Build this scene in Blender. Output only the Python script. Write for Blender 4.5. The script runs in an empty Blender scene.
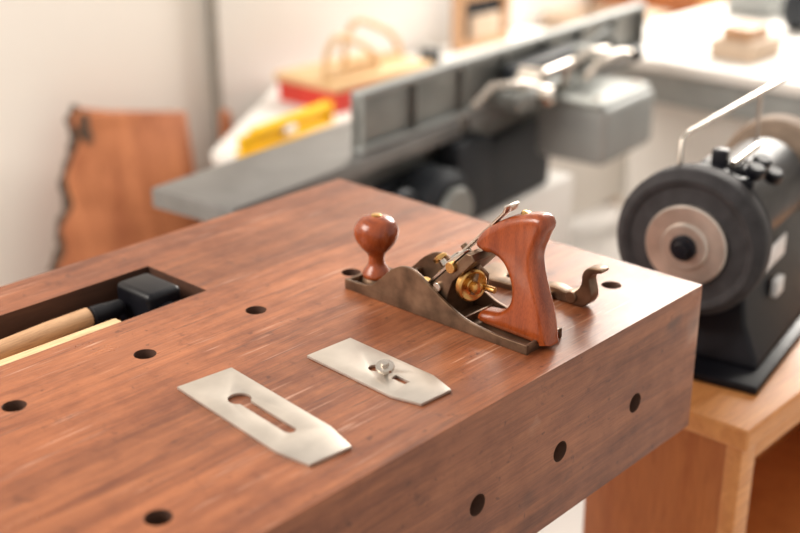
import bpy, bmesh, math
from mathutils import Vector, Matrix
S=bpy.context.scene
COL=bpy.context.collection
BZ=0.86   # bench top height
# ---------------------------------------------------------------- materials
def newmat(name):
    m=bpy.data.materials.new(name); m.use_nodes=True
    nt=m.node_tree; b=nt.nodes['Principled BSDF']; return m,nt,b
def mat(name,col,rough=.5,metal=0,var=.12,scale=30,bump=0.0,coat=0,spec=.5):
    m,nt,b=newmat(name); N=nt.nodes; K=nt.links
    tc=N.new('ShaderNodeTexCoord'); no=N.new('ShaderNodeTexNoise'); no.inputs['Scale'].default_value=scale; no.inputs['Detail'].default_value=5
    K.new(tc.outputs['Object'],no.inputs['Vector'])
    r=N.new('ShaderNodeValToRGB'); e=r.color_ramp.elements
    e[0].position=.3; e[1].position=.7
    e[0].color=(*[c*(1-var) for c in col],1); e[1].color=(*[min(1,c*(1+var)) for c in col],1)
    K.new(no.outputs['Fac'],r.inputs['Fac']); K.new(r.outputs['Color'],b.inputs['Base Color'])
    b.inputs['Metallic'].default_value=metal; b.inputs['Specular IOR Level'].default_value=spec
    b.inputs['Coat Weight'].default_value=coat
    mr=N.new('ShaderNodeMapRange'); mr.inputs['To Min'].default_value=max(.02,rough-.08); mr.inputs['To Max'].default_value=min(1,rough+.1)
    K.new(no.outputs['Fac'],mr.inputs['Value']); K.new(mr.outputs['Result'],b.inputs['Roughness'])
    if bump:
        bp=N.new('ShaderNodeBump'); bp.inputs['Strength'].default_value=bump; bp.inputs['Distance'].default_value=.002
        K.new(no.outputs['Fac'],bp.inputs['Height']); K.new(bp.outputs['Normal'],b.inputs['Normal'])
    return m
def wood(name,c1,c2,stretch=(1,12,12),scale=6,rough=.4,plank=None,stain=0,coat=0.0,pore=.6,spec=.5):
    m,nt,b=newmat(name); N=nt.nodes; K=nt.links
    tc=N.new('ShaderNodeTexCoord'); mp=N.new('ShaderNodeMapping'); mp.inputs['Scale'].default_value=stretch
    K.new(tc.outputs['Object'],mp.inputs['Vector'])
    n1=N.new('ShaderNodeTexNoise'); n1.inputs['Scale'].default_value=scale; n1.inputs['Detail'].default_value=8; n1.inputs['Roughness'].default_value=.62; n1.inputs['Distortion'].default_value=.6
    K.new(mp.outputs['Vector'],n1.inputs['Vector'])
    r=N.new('ShaderNodeValToRGB'); e=r.color_ramp.elements; e[0].position=.30; e[1].position=.70
    e[0].color=(*c1,1); e[1].color=(*c2,1)
    K.new(n1.outputs['Fac'],r.inputs['Fac']); out=r.outputs['Color']
    def mult(out,colsock,fac):
        mx=N.new('ShaderNodeMixRGB'); mx.blend_type='MULTIPLY'; mx.inputs['Fac'].default_value=fac
        K.new(out,mx.inputs[1]); K.new(colsock,mx.inputs[2]); return mx.outputs['Color']
    def nz(vec,sc,det,p0,c0,p1,c1=(1,1,1),rough_=.5):
        n=N.new('ShaderNodeTexNoise'); n.inputs['Scale'].default_value=sc; n.inputs['Detail'].default_value=det; n.inputs['Roughness'].default_value=rough_
        K.new(vec,n.inputs['Vector'])
        rr=N.new('ShaderNodeValToRGB'); rr.color_ramp.elements[0].position=p0; rr.color_ramp.elements[0].color=(*c0,1); rr.color_ramp.elements[1].position=p1; rr.color_ramp.elements[1].color=(*c1,1)
        K.new(n.outputs['Fac'],rr.inputs['Fac']); return n,rr.outputs['Color']
    mp2=N.new('ShaderNodeMapping'); mp2.inputs['Scale'].default_value=tuple(s*(1 if s<=1.01 else 3.5) for s in stretch)
    K.new(tc.outputs['Object'],mp2.inputs['Vector'])
    n2,c=nz(mp2.outputs['Vector'],scale*5,4,.36,(.62,.56,.52),.55)
    out=mult(out,c,pore)
    if plank:
        sp=N.new('ShaderNodeSeparateXYZ'); K.new(tc.outputs['Object'],sp.inputs['Vector'])
        dv=N.new('ShaderNodeMath'); dv.operation='DIVIDE'; dv.inputs[1].default_value=plank; K.new(sp.outputs['Y'],dv.inputs[0])
        fl=N.new('ShaderNodeMath'); fl.operation='FLOOR'; K.new(dv.outputs[0],fl.inputs[0])
        wn=N.new('ShaderNodeTexWhiteNoise'); wn.noise_dimensions='1D'; K.new(fl.outputs[0],wn.inputs['W'])
        mr=N.new('ShaderNodeMapRange'); mr.inputs['To Min'].default_value=.86; mr.inputs['To Max'].default_value=1.08; K.new(wn.outputs['Value'],mr.inputs['Value'])
        fr=N.new('ShaderNodeMath'); fr.operation='FRACT'; K.new(dv.outputs[0],fr.inputs[0])
        lt=N.new('ShaderNodeMath'); lt.operation='GREATER_THAN'; lt.inputs[1].default_value=.010; K.new(fr.outputs[0],lt.inputs[0])
        mr2=N.new('ShaderNodeMapRange'); mr2.inputs['To Min'].default_value=.66; K.new(lt.outputs[0],mr2.inputs['Value'])
        mu=N.new('ShaderNodeMath'); mu.operation='MULTIPLY'; K.new(mr.outputs[0],mu.inputs[0]); K.new(mr2.outputs[0],mu.inputs[1])
        vm=N.new('ShaderNodeVectorMath'); vm.operation='SCALE'; K.new(out,vm.inputs[0]); K.new(mu.outputs[0],vm.inputs['Scale']); out=vm.outputs['Vector']
    if stain:
        n3,c=nz(tc.outputs['Object'],4.2,8,.36,(.52,.44,.42),.56,rough_=.78); out=mult(out,c,stain)
        mps=N.new('ShaderNodeMapping'); mps.inputs['Scale'].default_value=(.8,16,16); K.new(tc.outputs['Object'],mps.inputs['Vector'])
        n8,c=nz(mps.outputs['Vector'],2.2,6,.40,(.70,.62,.60),.56,rough_=.6); out=mult(out,c,.7)
        n4,c=nz(tc.outputs['Object'],30,5,.32,(.42,.33,.30),.38,rough_=.7); out=mult(out,c,.55)
        n6,c=nz(tc.outputs['Object'],110,2,.26,(.28,.2,.18),.30); out=mult(out,c,.6)
        for k,(rot,sc,colr,amt) in enumerate([(.9,(2.2,60,2),(.60,.36,.26),.6),(-.5,(3,80,3),(.60,.36,.26),.55),(1.75,(2.5,70,3),(.06,.025,.02),.7),(.25,(2,90,3),(.06,.025,.02),.7)]):
            ms=N.new('ShaderNodeMapping'); ms.inputs['Rotation'].default_value=(0,0,rot); ms.inputs['Scale'].default_value=sc; ms.inputs['Location'].default_value=(k*3.1,k*1.7,0)
            K.new(tc.outputs['Object'],ms.inputs['Vector'])
            n5,c=nz(ms.outputs['Vector'],3.5,3,.63,(0,0,0),.69)
            n7,c7=nz(tc.outputs['Object'],6+k*2,2,.45,(0,0,0),.57)
            mm=N.new('ShaderNodeMixRGB'); mm.blend_type='MULTIPLY'; mm.inputs['Fac'].default_value=1; K.new(c,mm.inputs[1]); K.new(c7,mm.inputs[2])
            sc_=N.new('ShaderNodeMath'); sc_.operation='MULTIPLY'; sc_.inputs[1].default_value=amt; K.new(mm.outputs['Color'],sc_.inputs[0])
            m5=N.new('ShaderNodeMixRGB'); K.new(sc_.outputs[0],m5.inputs['Fac']); K.new(out,m5.inputs[1]); m5.inputs[2].default_value=(*colr,1); out=m5.outputs['Color']
        rr=N.new('ShaderNodeMapRange'); rr.inputs['From Min'].default_value=.3; rr.inputs['From Max'].default_value=.7; rr.inputs['To Min'].default_value=rough+.14; rr.inputs['To Max'].default_value=rough-.06
        K.new(n3.outputs['Fac'],rr.inputs['Value']); K.new(rr.outputs[0],b.inputs['Roughness'])
    else: b.inputs['Roughness'].default_value=rough
    K.new(out,b.inputs['Base Color']); b.inputs['Specular IOR Level'].default_value=spec
    b.inputs['Coat Weight'].default_value=coat; b.inputs['Coat Roughness'].default_value=.15
    bp=N.new('ShaderNodeBump'); bp.inputs['Strength'].default_value=.12; bp.inputs['Distance'].default_value=.001
    K.new(n2.outputs['Fac'],bp.inputs['Height']); K.new(bp.outputs['Normal'],b.inputs['Normal'])
    return m
M={}
M['bench']=wood('bench_wood',(.235,.068,.025),(.46,.160,.062),(1,12,12),6,.31,plank=.094,stain=.8,pore=.7,spec=.45)
M['benchshade']=wood('bench_wood_painted_shade',(.05,.018,.008),(.09,.034,.016),(1,10,10),7,.7)  # bench wood with the holes' shade painted in as darker colour; lines tray too
M['slab']=wood('slab_wood',(.30,.085,.030),(.62,.235,.10),(5,5,1),3,.55)
M['bark']=mat('bark',(.07,.045,.03),.9,0,.5,60,.6)
M['tote']=wood('tote_rosewood',(.18,.030,.007),(.38,.080,.019),(8,8,1.5),9,.22,coat=.3,spec=.4)
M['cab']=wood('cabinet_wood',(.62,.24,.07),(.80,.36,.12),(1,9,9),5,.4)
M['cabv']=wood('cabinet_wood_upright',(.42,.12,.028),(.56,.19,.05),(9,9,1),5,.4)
M['pale']=wood('pale_wood',(.62,.40,.20),(.80,.57,.32),(1,8,8),8,.5)
M['handle']=wood('handle_wood',(.46,.25,.13),(.62,.38,.21),(1,8,8),8,.5)
M['bronze']=mat('plane_patina',(.165,.098,.060),.42,.75,.45,45,.15)
M['frog']=mat('frog_casting',(.20,.130,.085),.36,.9,.35,60,.15)
M['brass']=mat('brass',(.60,.35,.12),.26,1,.25,80)
M['steel']=mat('blade_steel',(.56,.51,.455),.40,.78,.12,30)
M['chrome']=mat('bright_steel',(.60,.54,.48),.24,1,.1,60)
M['black']=mat('black_enamel',(.006,.006,.009),.38,0,.3,30,spec=.25)
M['rubber']=mat('abrasive_grey',(.034,.031,.033),.70,0,.25,60,.3,spec=.25)
M['stone']=mat('tan_stone',(.26,.19,.14),.8,0,.15,90,.3)
M['disc']=mat('wheel_flange',(.52,.45,.40),.36,.75,.30,18)
M['jgrey']=mat('machine_grey',(.26,.27,.258),.38,.45,.18,14)
M['jlight']=mat('machine_light_grey',(.31,.325,.32),.45,.2,.12,12)
M['jdark']=mat('machine_dark',(.022,.026,.032),.5,.2,.2,20,spec=.35)
M['jtable']=mat('cast_iron_table',(.22,.215,.21),.35,.6,.12,20)
M['wall']=mat('wall_plaster',(.84,.795,.735),.85,0,.02,3,.02)
M['white']=mat('white_laminate',(.80,.77,.73),.5,0,.02,5)
M['floor']=mat('floor_concrete',(.62,.59,.56),.6,0,.08,4,.05)
M['yellow']=mat('yellow_paint',(.88,.50,.01),.5,0,.1,20,spec=.3)
M['red']=mat('red_paint',(.62,.04,.025),.4,0,.1,20)
M['beige']=mat('beige_board',(.60,.46,.34),.7,0,.1,10)
M['trim']=mat('grey_edge',(.25,.23,.20),.6)
M['label']=mat('label_white',(.75,.75,.75),.5)
# ---------------------------------------------------------------- mesh helpers
def finish(o,m,smooth=False,bevel=0,seg=2):
    if m is not None: o.data.materials.clear(); o.data.materials.append(M[m] if isinstance(m,str) else m)
    if bevel:
        md=o.modifiers.new('bevel','BEVEL'); md.width=bevel; md.segments=seg; md.limit_method='ANGLE'; md.angle_limit=math.radians(35)
        smooth=True
    if smooth:
        for p in o.data.polygons: p.use_smooth=True
        bpy.context.view_layer.objects.active=o
        for x in bpy.context.selected_objects: x.select_set(False)
        o.select_set(True)
        try: bpy.ops.object.shade_auto_smooth(angle=math.radians(40))
        except Exception: pass
    return o
def obj(name,verts,faces,m,bevel=0,smooth=False,seg=2):
    me=bpy.data.meshes.new(name); me.from_pydata([tuple(v) for v in verts],[],faces); me.update()
    bm=bmesh.new(); bm.from_mesh(me); bmesh.ops.recalc_face_normals(bm,faces=bm.faces); bm.to_mesh(me); bm.free()
    o=bpy.data.objects.new(name,me); COL.objects.link(o)
    return finish(o,m,smooth,bevel,seg)
def box(name,a,b,m,bevel=.002,seg=2,mx=None):
    a=Vector(a);b=Vector(b)
    v=[Vector((x,y,z)) for z in (a.z,b.z) for y in (a.y,b.y) for x in (a.x,b.x)]
    if mx: v=[mx@p for p in v]
    return obj(name,v,[(0,1,3,2),(4,5,7,6),(0,1,5,4),(2,3,7,6),(0,2,6,4),(1,3,7,5)],m,bevel,seg=seg)
def prism(name,poly,z0,z1,m,bevel=.002):
    n=len(poly); V=[(x,y,z0) for x,y in poly]+[(x,y,z1) for x,y in poly]
    F=[tuple(range(n)),tuple(range(n,2*n))]+[(i,(i+1)%n,n+(i+1)%n,n+i) for i in range(n)]
    return obj(name,V,F,m,bevel)
def lathe(name,prof,origin,axis,m,n=40,bevel=0):
    axis=Vector(axis).normalized(); origin=Vector(origin)
    t=Vector((0,0,1)) if abs(axis.z)<.9 else Vector((1,0,0))
    e1=axis.cross(t).normalized(); e2=axis.cross(e1)
    V=[];F=[]
    for r,h in prof:
        for i in range(n):
            a=2*math.pi*i/n
            V.append(origin+axis*h+e1*math.cos(a)*max(r,1e-5)+e2*math.sin(a)*max(r,1e-5))
    for j in range(len(prof)-1):
        for i in range(n):
            k=(i+1)%n; F.append((j*n+i,j*n+k,(j+1)*n+k,(j+1)*n+i))
    F.append(tuple(range(n))); F.append(tuple((len(prof)-1)*n+i for i in range(n)))
    return obj(name,V,F,m,bevel,True)
def cyl(name,p0,p1,r,m,n=32,ch=.1):
    p0=Vector(p0);p1=Vector(p1);d=(p1-p0);l=d.length;c=min(r,l)*ch
    return lathe(name,[(r-c,0),(r,c),(r,l-c),(r-c,l)],p0,d,m,n)
def catmull(P,n=6,closed=True):
    out=[];N=len(P)
    for i in range(N if closed else N-1):
        g=lambda k:Vector(P[k%N]) if closed else Vector(P[max(0,min(N-1,k))])
        a,b,c,d=g(i-1),g(i),g(i+1),g(i+2)
        for j in range(n):
            t=j/n
            out.append(.5*((2*b)+(c-a)*t+(2*a-5*b+4*c-d)*t*t+(3*b-a-3*c+d)*t**3))
    if not closed: out.append(Vector(P[-1]))
    return out
def plate(name,outlines,thick,bev,mx,m,res=3):
    cu=bpy.data.curves.new(name,'CURVE'); cu.dimensions='2D'; cu.fill_mode='BOTH'
    for ol in outlines:
        sp=cu.splines.new('POLY'); sp.points.add(len(ol)-1); sp.use_cyclic_u=True
        for p,q in zip(sp.points,ol): p.co=(q[0],q[1],0,1)
    cu.extrude=max(thick/2-bev,0); cu.bevel_depth=bev; cu.offset=-bev; cu.bevel_resolution=res
    o=bpy.data.objects.new(name+'_c',cu); COL.objects.link(o)
    bpy.context.view_layer.update()
    dg=bpy.context.evaluated_depsgraph_get()
    me=bpy.data.meshes.new_from_object(o.evaluated_get(dg)); me.transform(mx)
    bpy.data.objects.remove(o)
    bm=bmesh.new(); bm.from_mesh(me); bmesh.ops.remove_doubles(bm,verts=bm.verts,dist=1e-6); bmesh.ops.recalc_face_normals(bm,faces=bm.faces); bm.to_mesh(me); bm.free()
    me.name=name
    o2=bpy.data.objects.new(name,me); COL.objects.link(o2)
    return finish(o2,m,True)
def tube(name,pts,r,m,closed=False,radii=None):
    cu=bpy.data.curves.new(name,'CURVE'); cu.dimensions='3D'; cu.bevel_depth=r; cu.bevel_resolution=5; cu.use_fill_caps=True
    sp=cu.splines.new('POLY'); sp.points.add(len(pts)-1); sp.use_cyclic_u=closed
    for i,(p,q) in enumerate(zip(sp.points,pts)): p.co=(*q,1); p.radius=radii[i] if radii else 1
    o=bpy.data.objects.new(name+'_c',cu); COL.objects.link(o); bpy.context.view_layer.update()
    me=bpy.data.meshes.new_from_object(o.evaluated_get(bpy.context.evaluated_depsgraph_get())); bpy.data.objects.remove(o)
    me.name=name; o2=bpy.data.objects.new(name,me); COL.objects.link(o2); return finish(o2,m,True)
def group(name,parts,loc,rot=0):
    e=bpy.data.objects.new(name,None); COL.objects.link(e); e.location=loc; e.empty_display_size=.05
    for p in parts:
        p.parent=e; p.matrix_parent_inverse=Matrix.Translation(-Vector(loc))
    e.rotation_euler=(0,0,rot)
    return e
def frame(o,ax,ay,az):
    m=Matrix.Identity(4)
    for i,c in enumerate((ax,ay,az)):
        c=Vector(c)
        for j in range(3): m[j][i]=c[j]
    for j in range(3): m[j][3]=o[j]
    return m
YZX=lambda x:frame((x,0,BZ),(0,1,0),(0,0,1),(1,0,0))
def circ(cx,cy,r,n=28):
    return [(cx+r*math.cos(2*math.pi*i/n),cy+r*math.sin(2*math.pi*i/n)) for i in range(n)]
# ---------------------------------------------------------------- room
box('floor',(-3.5,-3,-.05),(6.5,3.2,0),'floor',0)
box('wall_back',(-3.5,1.95,0),(6.5,2.05,2.7),'wall',0)
box('wall_right',(5.2,-3,0),(5.3,1.95,2.7),'wall',0)
box('baseboard_back',(-3.5,1.938,0),(5.2,1.95,.09),'white',.002)
# ---------------------------------------------------------------- workbench
XE=-1.75; W=.548; T=.172; YF=-.005; XR=.005
top=box('top_slab',(XE,YF,BZ-T),(XR,W,BZ),'bench',0)
cut=[]
def cutter_cyl(p0,p1,r): cut.append(cyl('c',p0,p1,r,'benchshade',32,0.001))
R=.0108
for i in range(0,9): cutter_cyl((-.225-.139*i,.299,BZ-.13),(-.225-.139*i,.299,BZ+.01),R)
for x in (-.062,-.663,-.81,-.95,-1.1,-1.25): cutter_cyl((x,.067,BZ-.075),(x,.067,BZ+.01),R)
for x in (-.116,-.249,-.375,-.50,-.63,-.76,-.89): cutter_cyl((x,-.02,BZ-.0955),(x,.045,BZ-.0955),R)
cut.append(box('c',(-1.5,.377,BZ-.062),(-.365,.480,BZ+.01),'benchshade',0))
for c in cut:
    md=top.modifiers.new('b','BOOLEAN'); md.operation='DIFFERENCE'; md.object=c; md.solver='EXACT'
bpy.context.view_layer.update()
dg=bpy.context.evaluated_depsgraph_get(); me=bpy.data.meshes.new_from_object(top.evaluated_get(dg)); top.modifiers.clear(); top.data=me
me.materials.clear(); me.materials.append(M['bench']); me.materials.append(M['benchshade'])
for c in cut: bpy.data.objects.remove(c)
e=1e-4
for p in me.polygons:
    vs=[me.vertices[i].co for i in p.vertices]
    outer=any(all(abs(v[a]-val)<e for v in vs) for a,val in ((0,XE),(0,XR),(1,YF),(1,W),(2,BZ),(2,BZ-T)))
    p.material_index=0 if outer else 1  # cut inner faces take the wood with shade painted in
md=top.modifiers.new('bevel','BEVEL'); md.width=.0022; md.segments=2; md.limit_method='ANGLE'; md.angle_limit=math.radians(50)
bp=[top]
for i,(x,y) in enumerate([(-.42,.05),(-.42,.42),(XE+.12,.05),(XE+.12,.42)]):
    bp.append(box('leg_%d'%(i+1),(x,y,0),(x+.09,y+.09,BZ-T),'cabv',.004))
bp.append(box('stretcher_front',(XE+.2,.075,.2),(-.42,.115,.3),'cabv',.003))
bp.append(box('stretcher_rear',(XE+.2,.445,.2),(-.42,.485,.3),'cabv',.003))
group('workbench',bp,(-.85,.27,0))
# ---------------------------------------------------------------- tray contents
TZ=BZ-.062
def mallet():
    ps=[]
    hy=.450
    ps.append(lathe('handle',[(.004,0),(.0105,.004),(.0115,.05),(.0105,.16),(.012,.3),(.009,.42),(.003,.425)],(-.462,hy,TZ+.042),(-1,0,-.03),'handle'))
    ps.append(lathe('ferrule',[(.007,0),(.009,.002),(.011,.03),(.011,.038),(.008,.04)],(-.425,hy-.003,TZ+.042),(-1,.02,0),'black'))
    ps.append(box('head',(-.420,.404,TZ),(-.376,.466,TZ+.064),'black',.007,4))
    ps.append(cyl('face',(-.399,.404,TZ+.033),(-.399,.392,TZ+.033),.019,'black'))
    group('hammer',ps,(-.42,.44,TZ))
mallet()
group('wooden_strip',[box('strip',(-1.2,.3785,TZ),(-.466,.400,TZ+.057),'pale',.002)],(-.8,.39,TZ))
group('chisel',[lathe('handle',[(.004,0),(.009,.003),(.0100,.05),(.0110,.10),(.008,.125),(.005,.13)],(-.52,.420,TZ+.0115),(-1,0,0),'handle',28),box('blade',(-.522,.413,TZ+.0095),(-.44,.427,TZ+.0135),'chrome',.001)],(-.5,.42,TZ))
# ---------------------------------------------------------------- plane iron & chip breaker
def place(ang,cx,cy):
    return frame((cx,cy,BZ+.0018),(math.cos(ang),math.sin(ang),0),(-math.sin(ang),math.cos(ang),0),(0,0,1))
def iron():
    w=.029
    out=[(-w,.183),(-w,.036),(-.0215,0),(.0215,0),(w,.036),(w,.183)]
    r=.0105; s=.0055
    key=[( -s*math.cos(a), .055-s*math.sin(a)) for a in [math.pi*i/8 for i in range(9)]]
    a0=math.asin(s/r)
    key+=[(r*math.sin(a0+(2*math.pi-2*a0)*i/24),.128-r*math.cos(a0+(2*math.pi-2*a0)*i/24)) for i in range(25)]
    o=plate('blade',[out,key],.0030,.0003,place(math.radians(-6),-.518,.033),'steel',1)
    group('plane_iron',[o],(-.51,.12,BZ))
iron()
def breaker():
    w=.0275
    mx=place(math.radians(-3),-.3855,.036)
    out=[(-w,.142),(-w,.030),(-.019,0),(.019,0),(w,.030),(w,.142)]
    o=plate('cap',[out,circ(0,.078,.0065),[(-.0035,.036),(.0035,.036),(.0035,.054),(-.0035,.054)]],.0028,.0003,mx,'steel',1)
    ps=[o]
    c=mx@Vector((0,.064,0))
    ps.append(lathe('screw',[(.0035,0),(.0035,.006),(.0045,.0065),(.0085,.007),(.009,.0085),(.0085,.0105),(.004,.011),(.0035,.0145),(.001,.015)],c,(-.25,-.15,1),'chrome',24))
    group('chip_breaker',ps,(-.385,.11,BZ))
breaker()
# ---------------------------------------------------------------- hand plane
def plane():
    ps=[]
    x0,x1=-.262,-.205; xc=-.2335
    y0,y1=.272,.030
    prof=[(y0,0),(y0,.011),(.238,.013),(.222,.024),(.207,.038),(.190,.0475),(.172,.047),(.152,.036),(.130,.024),(.105,.014),(.07,.010),(y1,.010),(y1,0)]
    top=catmull([Vector((q[0],q[1],0)) for q in prof[1:-1]],5,False)
    ol=[prof[0]]+[(p.x,p.y) for p in top]+[prof[-1]]
    for nm,x in (('cheek_near',x0+.0018),('cheek_far',x1-.0018)):
        ps.append(plate(nm,[ol],.0036,.0006,YZX(x),'bronze',2))
    ps.append(box('sole',(x0+.0012,y1+.001,BZ),(x1-.0012,y0-.001,BZ+.0045),'bronze',.0005))
    ps.append(box('toe_lip',(x0+.002,y0-.005,BZ),(x1-.002,y0-.0005,BZ+.011),'bronze',.001))
    ps.append(box('heel_lip',(x0+.002,y1+.0005,BZ),(x1-.002,y1+.004,BZ+.010),'bronze',.001))
    ps.append(box('front_rib',(x0+.003,.208,BZ+.003),(x1-.003,.213,BZ+.026),'bronze',.001))
    ps.append(box('rear_rib',(x0+.003,.112,BZ+.003),(x1-.003,.115,BZ+.012),'bronze',.001))
    ky=.252
    ps.append(lathe('knob_boss',[(.016,.003),(.015,.010),(.013,.012)],(xc,ky,BZ),(0,0,1),'bronze'))
    kp=[(.0150,0),(.0155,.003),(.0130,.008),(.0092,.014),(.0084,.020),(.0100,.026),(.0165,.033),(.0218,.041),(.0238,.049),(.0228,.057),(.0180,.064),(.0100,.0675),(.005,.0682)]
    cp=catmull([Vector((r,h,0)) for r,h in kp],4,False)
    ps.append(lathe('knob',[(p.x,p.y) for p in cp],(xc,ky,BZ+.012),(0,0,1),'tote',48))
    ps.append(lathe('knob_nut',[(.0055,0),(.0055,.0012),(.004,.0018)],(xc,ky,BZ+.0798),(0,0,1),'brass',24))
    tp=[(.103,.006),(.060,.004),(.017,.004),(.0135,.012),(.0185,.038),(.029,.066),(.0345,.092),(.028,.113),(.0225,.128),(.033,.137),(.0645,.129),(.094,.112),(.108,.099),(.1105,.088),(.100,.083),(.086,.083),(.0725,.075),(.0635,.055),(.066,.0355),(.080,.023),(.103,.018)]
    tp=[(.1105-(.1105-a)*.935,b*.97) for a,b in tp]
    tl=catmull([Vector((a,b,0)) for a,b in tp],5)
    ps.append(plate('tote',[[(p.x,p.y) for p in tl]],.025,.0088,YZX(xc),'tote',6))
    ps.append(lathe('tote_nut',[(.006,0),(.006,.002),(.003,.003)],(xc,.057,BZ+.1268),(0,-.35,1),'brass',24))
    fp=[(.188,.004),(.112,.080),(.105,.080),(.101,.074),(.118,.056),(.128,.046),(.134,.030),(.136,.004)]
    ps.append(plate('frog',[fp],.044,.0012,YZX(xc),'frog',2))
    mn=Vector((0,1,1)).normalized(); dn=Vector((0,-1,1)).normalized()
    base=Vector((xc,.170,BZ+.0235))
    def slope(a,b,h): return base+Vector((a,0,0))+dn*b+mn*h
    mxs=frame(base,(1,0,0),dn,mn)
    ps.append(box('frog_face',(-.022,-.012,0),(.022,.010,.0025),'chrome',.0008,mx=mxs))
    ps.append(box('frog_rail_a',(-.0225,.012,0),(-.012,.080,.0030),'chrome',.0008,mx=mxs))
    ps.append(box('frog_rail_b',(.012,.012,0),(.0225,.080,.0030),'chrome',.0008,mx=mxs))
    ps.append(cyl('lever_cap_screw',slope(0,.028,-.002),slope(0,.028,.016),.0035,'chrome',20))
    ps.append(lathe('lever_cap_screw_head',[(.004,0),(.0075,.001),(.0078,.004),(.006,.0055)],slope(0,.028,.015),mn,'brass',24))
    ps.append(cyl('frog_screw_a',(xc-.013,.178,BZ+.012),(xc-.013,.169,BZ+.034),.0055,'brass',20))
    ps.append(cyl('frog_screw_b',(xc+.013,.178,BZ+.012),(xc+.013,.169,BZ+.034),.0055,'brass',20))
    ps.append(plate('lateral_lever',[[(-.011,.036),(-.013,.046),(-.006,.058),(-.005,.10),(-.0065,.142),(.0065,.142),(.005,.10),(.006,.058),(.013,.046),(.011,.036)]],.0022,.0004,frame(base+mn*.0052,(1,0,0),(0,-.69,.724),(0,.724,.69)),'chrome',1))
    tip=base+mn*.0052+Vector((0,-.69,.724))*.142
    ps.append(box('lever_tab',(-.010,-.004,-.001),(.010,.004,.0018),'chrome',.0006,mx=frame(tip,(1,0,0),(0,-.3,.95),(0,.95,.3))))
    ps.append(cyl('lateral_roller',slope(0,.046,.006),slope(0,.046,.0105),.0078,'chrome',28))
    ps.append(cyl('frog_side_screw',(xc-.020,.128,BZ+.062),(xc-.027,.128,BZ+.062),.0058,'brass',24))
    ps.append(cyl('frog_side_pin',(xc-.020,.146,BZ+.036),(xc-.0255,.146,BZ+.036),.0048,'chrome',24))
    ps.append(cyl('adjuster_stud',(xc,.134,BZ+.040),(xc,.092,BZ+.040),.0032,'brass',20))
    gp=[(.0055,0),(.0152,.0005),(.0166,.002),(.0166,.0078),(.0150,.0095),(.0138,.0092),(.0118,.0076),(.0068,.0076),(.0058,.0085),(.0058,.017),(.0035,.018)]
    ps.append(lathe('adjuster_wheel',gp,(xc-.008,.119,BZ+.043),(-.30,-1,0),'brass',48))
    ps.append(tube('y_lever',[Vector((xc,.113,BZ+.05)),Vector((xc,.116,BZ+.062)),Vector((xc,.124,BZ+.070)),Vector((xc,.133,BZ+.078))],.0035,'frog'))
    ps.append(tube('y_fork_a',[Vector((xc-.010,.112,BZ+.034)),Vector((xc-.009,.110,BZ+.05)),Vector((xc,.114,BZ+.060))],.0028,'frog'))
    ps.append(tube('y_fork_b',[Vector((xc+.010,.112,BZ+.034)),Vector((xc+.009,.110,BZ+.05)),Vector((xc,.114,BZ+.060))],.0028,'frog'))
    group('hand_plane',ps,(xc,.15,BZ))
plane()
# ---------------------------------------------------------------- lever cap lying on the bench
def levercap():
    ps=[]
    mxp=frame((-.128,0,BZ+.004),(1,0,0),(0,1,0),(0,0,1))
    out=[(-.021,.185),(-.0235,.165),(-.020,.135),(-.014,.112),(-.012,.085),(.012,.085),(.014,.112),(.020,.135),(.0235,.165),(.021,.185)]
    ps.append(plate('body',[out,circ(0,.145,.006)],.0078,.0015,mxp,'frog',3))
    lever=[(.102,.001),(.102,.011),(.085,.0145),(.068,.0125),(.058,.017),(.052,.026),(.051,.038),(.044,.046),(.030,.048),(.029,.0435),(.038,.0405),(.042,.033),(.038,.015),(.046,.003),(.060,.001)]
    lv=[Vector((a,b,0)) for a,b in lever]
    ps.append(plate('cam_lever',[[(p.x,p.y) for p in catmull(lv,3)]],.014,.0015,YZX(-.128),'frog',3))
    ps.append(cyl('cam_pin',(-.138,.062,BZ+.0095),(-.118,.062,BZ+.0095),.0065,'frog',24))
    g=group('lever_cap',ps,(-.128,.1,BZ)); g.location.y+=.006
levercap()
# ---------------------------------------------------------------- grinder cabinet
CZ=.66
def cabinet():
    ps=[]
    x0,x1,y0,y1=.090,.80,-.035,.180
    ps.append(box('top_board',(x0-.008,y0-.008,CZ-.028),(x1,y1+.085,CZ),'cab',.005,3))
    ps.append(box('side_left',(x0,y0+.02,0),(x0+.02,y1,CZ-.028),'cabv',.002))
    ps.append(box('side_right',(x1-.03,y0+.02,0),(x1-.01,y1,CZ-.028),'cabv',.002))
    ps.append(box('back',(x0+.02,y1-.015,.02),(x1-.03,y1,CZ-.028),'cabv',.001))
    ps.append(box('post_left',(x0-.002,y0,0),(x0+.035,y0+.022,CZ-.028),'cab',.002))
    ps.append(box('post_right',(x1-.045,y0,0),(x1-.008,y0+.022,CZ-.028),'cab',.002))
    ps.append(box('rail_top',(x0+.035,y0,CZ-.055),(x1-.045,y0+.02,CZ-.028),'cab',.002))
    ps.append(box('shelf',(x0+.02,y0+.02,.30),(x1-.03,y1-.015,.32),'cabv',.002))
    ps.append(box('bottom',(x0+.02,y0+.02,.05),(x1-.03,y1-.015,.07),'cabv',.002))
    group('cabinet',ps,((x0+x1)/2,.08,0))
cabinet()
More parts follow.
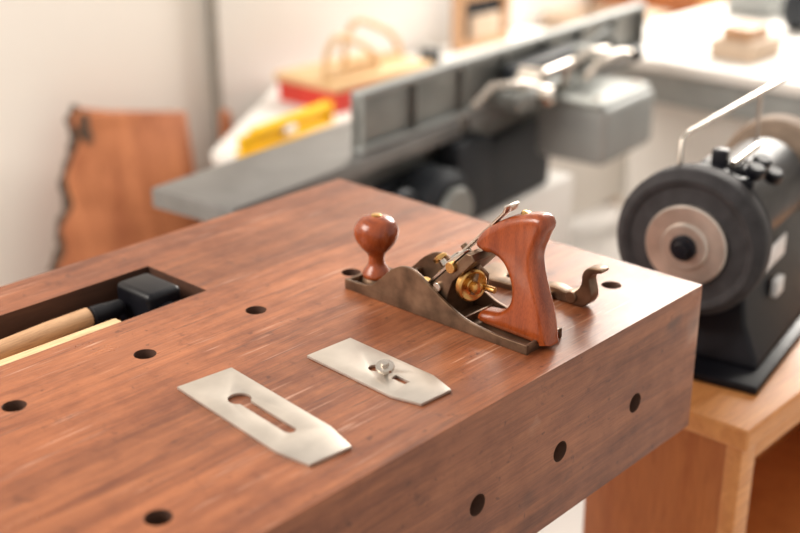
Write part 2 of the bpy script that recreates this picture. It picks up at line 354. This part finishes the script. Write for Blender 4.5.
# ---------------------------------------------------------------- bench grinder
def grinder():
    ps=[]
    yaw=math.radians(10); ax=Vector((math.cos(yaw),math.sin(yaw),0)); ay=Vector((-math.sin(yaw),math.cos(yaw),0)); az=Vector((0,0,1))
    C=Vector((.165,.106,.831))
    G=frame(C,ax,ay,az)
    g=lambda x,y,z:G@Vector((x,y,z))
    wp=[(.012,0),(.040,.000),(.042,.002),(.046,.004),(.074,.004),(.077,.001),(.084,.0),(.087,.003),(.0935,.007),(.0955,.012),(.0955,.036),(.092,.042),(.086,.044),(.012,.044)]
    ps.append(lathe('wheel',wp,g(0,0,0),ax,'rubber',72))
    ps.append(lathe('flange',[(.004,-.004),(.050,-.003),(.052,-.001),(.052,.004)],g(0,0,0),ax,'disc',64))
    ps.append(lathe('flange_step',[(.004,-.009),(.028,-.008),(.030,-.006),(.031,-.002)],g(0,0,0),ax,'disc',48))
    ps.append(lathe('hub',[(.003,-.024),(.009,-.023),(.010,-.014),(.015,-.013),(.017,-.010),(.017,-.004)],g(0,0,0),ax,'black',36))
    ps.append(cyl('motor',g(.075,0,0),g(.33,0,0),.062,'black',48,.25))
    ps.append(cyl('shaft',g(0,0,0),g(.42,0,0),.010,'chrome',20))
    ps.append(lathe('inner_guard',[(.02,.046),(.088,.046),(.090,.05),(.090,.060),(.085,.063),(.02,.063)],g(0,0,0),ax,'black',48))
    ps.append(lathe('stone_wheel',[(.010,.36),(.074,.36),(.078,.364),(.078,.398),(.074,.402),(.010,.402)],g(0,0,0),ax,'stone',56))
    ps.append(lathe('stone_flange',[(.005,.352),(.030,.354),(.032,.358),(.032,.362)],g(0,0,0),ax,'disc',40))
    V=[];h=[(CZ-.831+.010,.120),(CZ-.831+.024,.115),(CZ-.831+.06,.085),(-.02,.062)]
    F=[]
    for z,hy in h:
        k=(hy-.062)
        for (sx,sy) in ((-1,-1),(1,-1),(1,1),(-1,1)):
            V.append(g(.205+sx*(.135+k*.7),sy*hy*.82,z))
    for j in range(len(h)-1):
        for i in range(4): F.append((j*4+i,j*4+(i+1)%4,(j+1)*4+(i+1)%4,(j+1)*4+i))
    F+= [(0,1,2,3),(12,13,14,15)]
    ps.append(obj('pedestal',V,F,'black',.006,seg=3))
    ps.append(box('base_plate',(-.015,-.112,CZ-.831),(.42,.105,CZ-.831+.012),'black',.004,mx=G))
    ps.append(box('label',(.13,-.0660,-.068),(.22,-.0640,-.038),'label',.0003,mx=G))
    ps.append(box('switch_plate',(.155,-.079,-.108),(.185,-.070,-.085),'label',.001,mx=G))
    ps.append(box('rest_bracket',(.050,-.06,.058),(.066,.03,.080),'black',.004,mx=G))
    ps.append(box('rest_post',(.065,-.02,.05),(.082,.0,.108),'black',.003,mx=G))
    ps.append(box('rest_block',(.075,-.045,.062),(.12,.02,.086),'black',.005,mx=G))
    ps.append(cyl('rest_rod',g(.06,-.03,.094),g(.16,-.03,.094),.0045,'chrome',20))
    for i,(x,y,z) in enumerate([(.065,-.055,.080),(.105,-.05,.080),(.15,-.055,.052)]):
        ps.append(lathe('knob_%d'%(i+1),[(.004,0),(.010,.002),(.012,.006),(.012,.014),(.009,.017)],g(x,y,z),(-.1,-.3,.9),'black',24))
    ps.append(tube('support_bar',[g(.040,.03,.06),g(.040,.03,.118),g(.045,.03,.124),g(.055,.028,.127),g(.45,.0,.134)],.0034,'chrome'))
    ps.append(tube('support_leg',[g(.30,.012,.03),g(.30,.012,.130)],.0030,'chrome'))
    ps.append(box('far_rest',(.345,-.10,.02),(.385,-.06,.03),'jdark',.002,mx=G))
    ps.append(tube('far_rest_arm',[g(.33,-.03,.02),g(.35,-.07,.022)],.004,'chrome'))
    group('bench_grinder',ps,(.3,.12,CZ))
grinder()
# ---------------------------------------------------------------- jointer
def jointer():
    ps=[]
    tz=.76
    ps.append(box('infeed_table',(.005,.82,tz-.035),(.64,1.0,tz),'jtable',.006))
    ps.append(box('outfeed_table',(.70,.84,tz-.035),(1.42,1.0,tz-.002),'jtable',.006))
    ps.append(box('table_web_a',(.12,.87,tz-.09),(.64,.95,tz-.035),'jgrey',.006))
    ps.append(box('table_web_b',(.70,.87,tz-.09),(1.30,.95,tz-.035),'jgrey',.006))
    ps.append(cyl('cutterhead',(.67,.85,tz-.032),(.67,1.0,tz-.032),.028,'chrome',32))
    FZ=tz+.110; FX=1.45
    ps.append(box('fence_face',(.34,.845,tz+.002),(FX,.855,FZ-.002),'jgrey',.002))
    ps.append(box('fence_rail_top',(.34,.828,FZ-.012),(FX,.855,FZ),'jlight',.003))
    ps.append(box('fence_rail_bottom',(.34,.828,tz+.002),(FX,.855,tz+.012),'jlight',.003))
    for i in range(8):
        x=.345+i*.157
        ps.append(box('fence_rib_%d'%i,(x,.830,tz+.010),(x+.006,.85,FZ-.01),'jgrey',.001))
    o=(.055,-.005,-.030)
    def q(p): return (p[0]+o[0],p[1]+o[1],p[2]+o[2])
    ps.append(box('carriage_box',q((.82,.64,.668)),q((1.05,.80,.79)),'jlight',.016,4))
    ps.append(box('carriage_cap',q((.81,.65,.785)),q((1.04,.79,.80)),'jgrey',.005,3))
    for i,(x,y) in enumerate([(.84,.67),(1.01,.67),(.84,.77)]): ps.append(cyl('cap_bolt_%d'%i,q((x,y,.798)),q((x,y,.808)),.008,'chrome',6))
    ps.append(box('carriage_arm',(.74,.755,.76),(1.04,.845,.800),'jgrey',.008,3))
    ps.append(tube('tilt_link',[(.64,.80,.79),(.68,.78,.825),(.74,.75,.82),(.80,.72,.80)],.008,'chrome'))
    ps.append(tube('lock_lever',[(.73,.75,.79),(.69,.70,.82),(.66,.66,.825)],.010,'jlight'))
    ps.append(lathe('lever_grip',[(.006,0),(.013,.006),(.016,.02),(.011,.036),(.002,.04)],(.67,.67,.822),(-.5,-.7,.1),'chrome',24))
    ps.append(tube('tilt_lever',[(.90,.75,.78),(.88,.73,.83),(.92,.71,.855),(.99,.70,.85)],.008,'chrome'))
    ps.append(cyl('pivot_a',(.80,.80,.820),(.80,.735,.820),.020,'chrome'))
    ps.append(cyl('pivot_b',(1.03,.80,.825),(1.03,.735,.825),.020,'jgrey'))
    ps.append(cyl('pivot_rod',(.78,.765,.82),(1.10,.765,.825),.007,'chrome',20))
    ps.append(box('pivot_bracket',(.78,.785,.785),(1.08,.825,.84),'jdark',.006))
    ps.append(tube('quadrant',[(1.06,.80,.79),(1.08,.78,.84),(1.13,.77,.86),(1.18,.79,.84)],.009,'jlight'))
    ps.append(tube('lever_b',[(.96,.73,.79),(.97,.71,.825),(1.03,.69,.84),(1.08,.68,.83)],.007,'chrome'))
    ps.append(lathe('lever_b_knob',[(.005,0),(.014,.004),(.016,.014),(.010,.026),(.002,.03)],(1.07,.68,.83),(1,-.2,-.1),'black',24))
    ps.append(box('body',(.42,.85,.52),(1.05,.98,tz-.08),'jdark',.01))
    ps.append(box('stand',(.30,.84,0),(1.15,1.0,.52),'white',.01))
    ps.append(cyl('motor',(.52,.85,.62),(.52,.76,.62),.080,'jdark',40,.2))
    ps.append(cyl('motor_cap',(.52,.762,.62),(.52,.745,.62),.05,'jgrey',32,.2))
    ps.append(lathe('handwheel',[(.05,0),(.058,.004),(.06,.010),(.055,.016),(.05,.016)],(.40,.80,.63),(0,-1,0),'jdark',36))
    ps.append(cyl('handwheel_shaft',(.40,.86,.63),(.40,.785,.63),.012,'chrome',20))
    ps.append(box('belt_guard',(.60,.80,.56),(.72,.86,.72),'jdark',.01))
    group('jointer',ps,(.33,.835,0),math.radians(6.5))
jointer()
# ---------------------------------------------------------------- low white table and its clutter
TB=.58
bt=[prism('top',[(.565,1.41),(2.25,1.36),(2.25,1.90),(1.10,1.90),(.565,1.53)],TB-.03,TB,'white',.004)]
for i,(x,y) in enumerate([(.65,1.44),(2.17,1.39),(1.15,1.80),(2.17,1.80)]): bt.append(box('leg_%d'%(i+1),(x,y,0),(x+.05,y+.05,TB-.03),'white',.003))
bt.append(box('front_panel',(.70,1.43,.1),(2.17,1.44,TB-.03),'white',.002))
group('side_table',bt,(1.3,1.6,0))
group('display_board',[box('sheet',(.917,1.915,0),(3.3,1.933,1.6),'white',.001),box('edge',(.905,1.912,0),(.917,1.936,1.6),'trim',.001)],(2,1.92,0))
def slab():
    P=[(-.265,0),(-.270,.20),(-.265,.29),(-.236,.335),(-.234,.385),(-.197,.43),(-.200,.49),(-.172,.54),(-.146,.585),(-.157,.625),(-.130,.650),(-.05,.628),(.160,.586),(.162,.3),(.160,0)]
    e=[(p.x,p.y) for p in catmull([Vector((a,b,0)) for a,b in P[:11]],4,False)]+P[11:]
    tilt=math.radians(8)
    mx=frame((.568,1.76,0.006),(1,0,0),(0,math.sin(tilt),math.cos(tilt)),(0,-math.cos(tilt),math.sin(tilt)))
    o=plate('board',[e],.035,.003,mx,'slab',1)
    edge=[mx@Vector((a-.001,b,-.006)) for a,b in e[:41]]
    b=tube('bark_edge',edge,.014,'bark',radii=[.8+.45*math.sin(i*1.3)*math.sin(i*.7) for i in range(41)])
    k=tube('bark_knot',[mx@Vector((-.128,.635,.008)),mx@Vector((-.137,.61,.012)),mx@Vector((-.130,.57,.010))],.015,'bark')
    group('live_edge_slab',[o,b,k],(.565,1.78,0))
slab()
def saw():
    mx=frame((.885,1.84,0.0),(1,0,0),(0,.04,.999),(0,-.999,.04))
    P=[(-.030,.40),(-.036,.44),(-.022,.47),(-.018,.51),(-.012,.555),(.010,.552),(.014,.51),(.026,.47),(.034,.43),(.028,.40)]
    o=plate('grip',[[(p.x,p.y) for p in catmull([Vector((a,b,0)) for a,b in P],4)]],.02,.004,mx,'slab',2)
    b=plate('blade',[[(-.03,.41),(-.012,.0),(.012,.0),(.03,.41)]],.002,.0003,mx,'chrome',1)
    group('hand_saw',[o,b],(.885,1.84,0))
saw()
def clamp():
    a=math.radians(11); mx=frame((.580,1.445,TB),(math.cos(a),math.sin(a),0),(-math.sin(a),math.cos(a),0),(0,0,1)); Lh=.34
    ps=[box('web',(-.0,-.006,.004),(Lh,.006,.046),'yellow',.002,mx=mx),box('flange_bottom',(0,-.015,0),(Lh,.015,.010),'yellow',.002,mx=mx),box('flange_top',(.05,-.015,.040),(Lh,.015,.052),'yellow',.002,mx=mx),
        box('cap',(Lh-.005,-.016,0),(Lh+.006,.016,.054),'yellow',.002,mx=mx)]
    ps.append(cyl('vial',mx@Vector((.15,-.01,.026)),mx@Vector((.19,-.01,.026)),.009,'label'))
    group('spirit_level',ps,(.7,1.47,TB))
clamp()
def tray():
    ps=[]
    x,y=.99,1.55
    ps.append(box('bottom',(x,y,TB),(x+.36,y+.22,TB+.012),'red',.003))
    ps.append(box('side_front',(x,y,TB+.012),(x+.36,y+.012,TB+.055),'red',.003))
    ps.append(box('side_back',(x,y+.208,TB+.012),(x+.36,y+.22,TB+.055),'red',.003))
    ps.append(box('side_left',(x,y+.012,TB+.012),(x+.012,y+.208,TB+.055),'red',.003))
    ps.append(box('side_right',(x+.348,y+.012,TB+.012),(x+.36,y+.208,TB+.055),'red',.003))
    ps.append(box('lid',(x-.01,y-.005,TB+.055),(x+.365,y+.225,TB+.075),'pale',.003))
    group('tool_tray',ps,(x+.18,y+.1,TB))
    for i,(cx,cy,s) in enumerate([(1.09,1.60,1.0),(1.24,1.67,1.15)]):
        q=[(-.09,0,.0),(-.085,0,.05),(-.06,0,.085),(-.03,0,.09),(.02,0,.07),(.06,0,.05),(.09,0,.02),(.095,0,0)]
        pts=[Vector((cx+v.x*s,cy,TB+.088+v.z*s)) for v in catmull([Vector(v) for v in q],4,False)]
        o=tube('bow',pts,.009,'pale'); o2=box('block',(cx-.10*s,cy-.012,TB+.075),(cx+.10*s,cy+.012,TB+.090),'pale',.004)
        group('bow_saw' if i==0 else 'bow_saw.001',[o,o2],(cx,cy,TB+.075))
tray()
def pframe():
    ps=[];x0,x1,z0,z1=1.76,2.02,TB,TB+.180
    ps.append(box('rail_bottom',(x0,1.80,z0),(x1,1.83,z0+.03),'handle',.003)); ps.append(box('rail_top',(x0,1.80,z1-.03),(x1,1.83,z1),'handle',.003))
    ps.append(box('stile_left',(x0,1.80,z0+.03),(x0+.03,1.83,z1-.03),'handle',.003)); ps.append(box('stile_right',(x1-.03,1.80,z0+.03),(x1,1.83,z1-.03),'handle',.003))
    ps.append(box('panel',(x0+.02,1.815,z0+.02),(x1-.02,1.828,z1-.02),'jdark',.001))
    ps.append(box('inset',(x0+.07,1.80,z0+.03),(x1-.05,1.815,z0+.10),'beige',.002))
    group('wooden_frame',ps,(1.9,1.81,TB))
pframe()
group('paint_tin',[lathe('tin',[(.03,0),(.032,.003),(.032,.05),(.029,.052)],(1.56,1.74,TB),(0,0,1),'jdark'),lathe('lid',[(.030,.052),(.030,.057),(.02,.058)],(1.56,1.74,TB),(0,0,1),'jgrey')],(1.56,1.74,TB))
ps=[box('carcass',(2.65,1.50,0),(2.95,1.90,.75),'cabv',.004),box('door_left',(2.66,1.488,.05),(2.795,1.50,.72),'cab',.003),box('door_right',(2.805,1.488,.05),(2.94,1.50,.72),'cab',.003),cyl('pull',(2.78,1.488,.4),(2.78,1.47,.4),.01,'chrome')]
group('side_cupboard',ps,(2.8,1.7,0))
ps=[box('front',(2.32,1.55,0),(2.60,1.565,.62),'beige',.003),box('back',(2.32,1.88,0),(2.60,1.895,.62),'beige',.003),box('left',(2.32,1.565,0),(2.335,1.88,.62),'beige',.003),box('right',(2.585,1.565,0),(2.60,1.88,.62),'beige',.003),box('flap',(2.32,1.55,.62),(2.60,1.70,.625),'beige',.001)]
group('cardboard_box',ps,(2.46,1.72,0))
ps=[box('top',(1.52,.10,.69),(3.6,1.25,.72),'white',.005),box('apron',(1.56,.14,.60),(3.56,1.21,.69),'jlight',.004),box('body',(1.64,.25,0),(3.4,1.10,.60),'white',.01)]
group('worktable',ps,(2.5,.7,0))
ps=[box('block',(1.62,.76,.721),(1.78,.88,.77),'beige',.006),box('block_top',(1.64,.78,.77),(1.74,.86,.80),'handle',.006)]
group('wood_offcuts',ps,(1.7,.82,.72))
ps=[cyl('reel',(2.10,.84,.781),(2.10,.90,.781),.06,'jdark'),cyl('core',(2.10,.83,.781),(2.10,.84,.781),.03,'jlight')]
group('cable_reel',ps,(2.1,.87,.72))
ps=[box('body',(2.2,1.0,.721),(2.45,1.15,.80),'jlight',.01),box('lid',(2.21,1.01,.80),(2.44,1.14,.815),'beige',.004)]
group('tool_case',ps,(2.3,1.07,.72))
# ---------------------------------------------------------------- lights
w=bpy.data.worlds.new('world'); S.world=w; w.use_nodes=True
bg=w.node_tree.nodes['Background']; bg.inputs['Color'].default_value=(1.0,.93,.85,1); bg.inputs['Strength'].default_value=.78
def area(name,loc,target,size,power,col):
    l=bpy.data.lights.new(name,'AREA'); l.shape='RECTANGLE'; l.size=size[0]; l.size_y=size[1]; l.energy=power; l.color=col
    o=bpy.data.objects.new(name,l); COL.objects.link(o); o.location=loc
    o.rotation_euler=(Vector(target)-Vector(loc)).to_track_quat('-Z','Y').to_euler(); return o
area('window_light_left',(-1.9,1.3,2.3),(-.2,.3,.8),(1.4,1.2),68,(1,.93,.84))
area('window_light_right',(3.4,1.2,2.4),(.3,.4,.8),(1.6,1.4),190,(1,.94,.86))
# ---------------------------------------------------------------- camera
cam=bpy.data.cameras.new('camera'); co=bpy.data.objects.new('camera',cam); COL.objects.link(co)
yaw,pit=.741,.382
f=Vector((math.cos(yaw)*math.cos(pit),math.sin(yaw)*math.cos(pit),-math.sin(pit))); r=Vector((math.sin(yaw),-math.cos(yaw),0)); u=r.cross(f)
co.matrix_world=frame((-1.107,-.581,BZ+.507),r,u,-f)
cam.sensor_width=36; cam.lens=1218/800*36
cam.dof.use_dof=True; cam.dof.focus_distance=1.16; cam.dof.aperture_fstop=2.6
cam.clip_start=.02
S.camera=co
S.view_settings.view_transform='Standard'
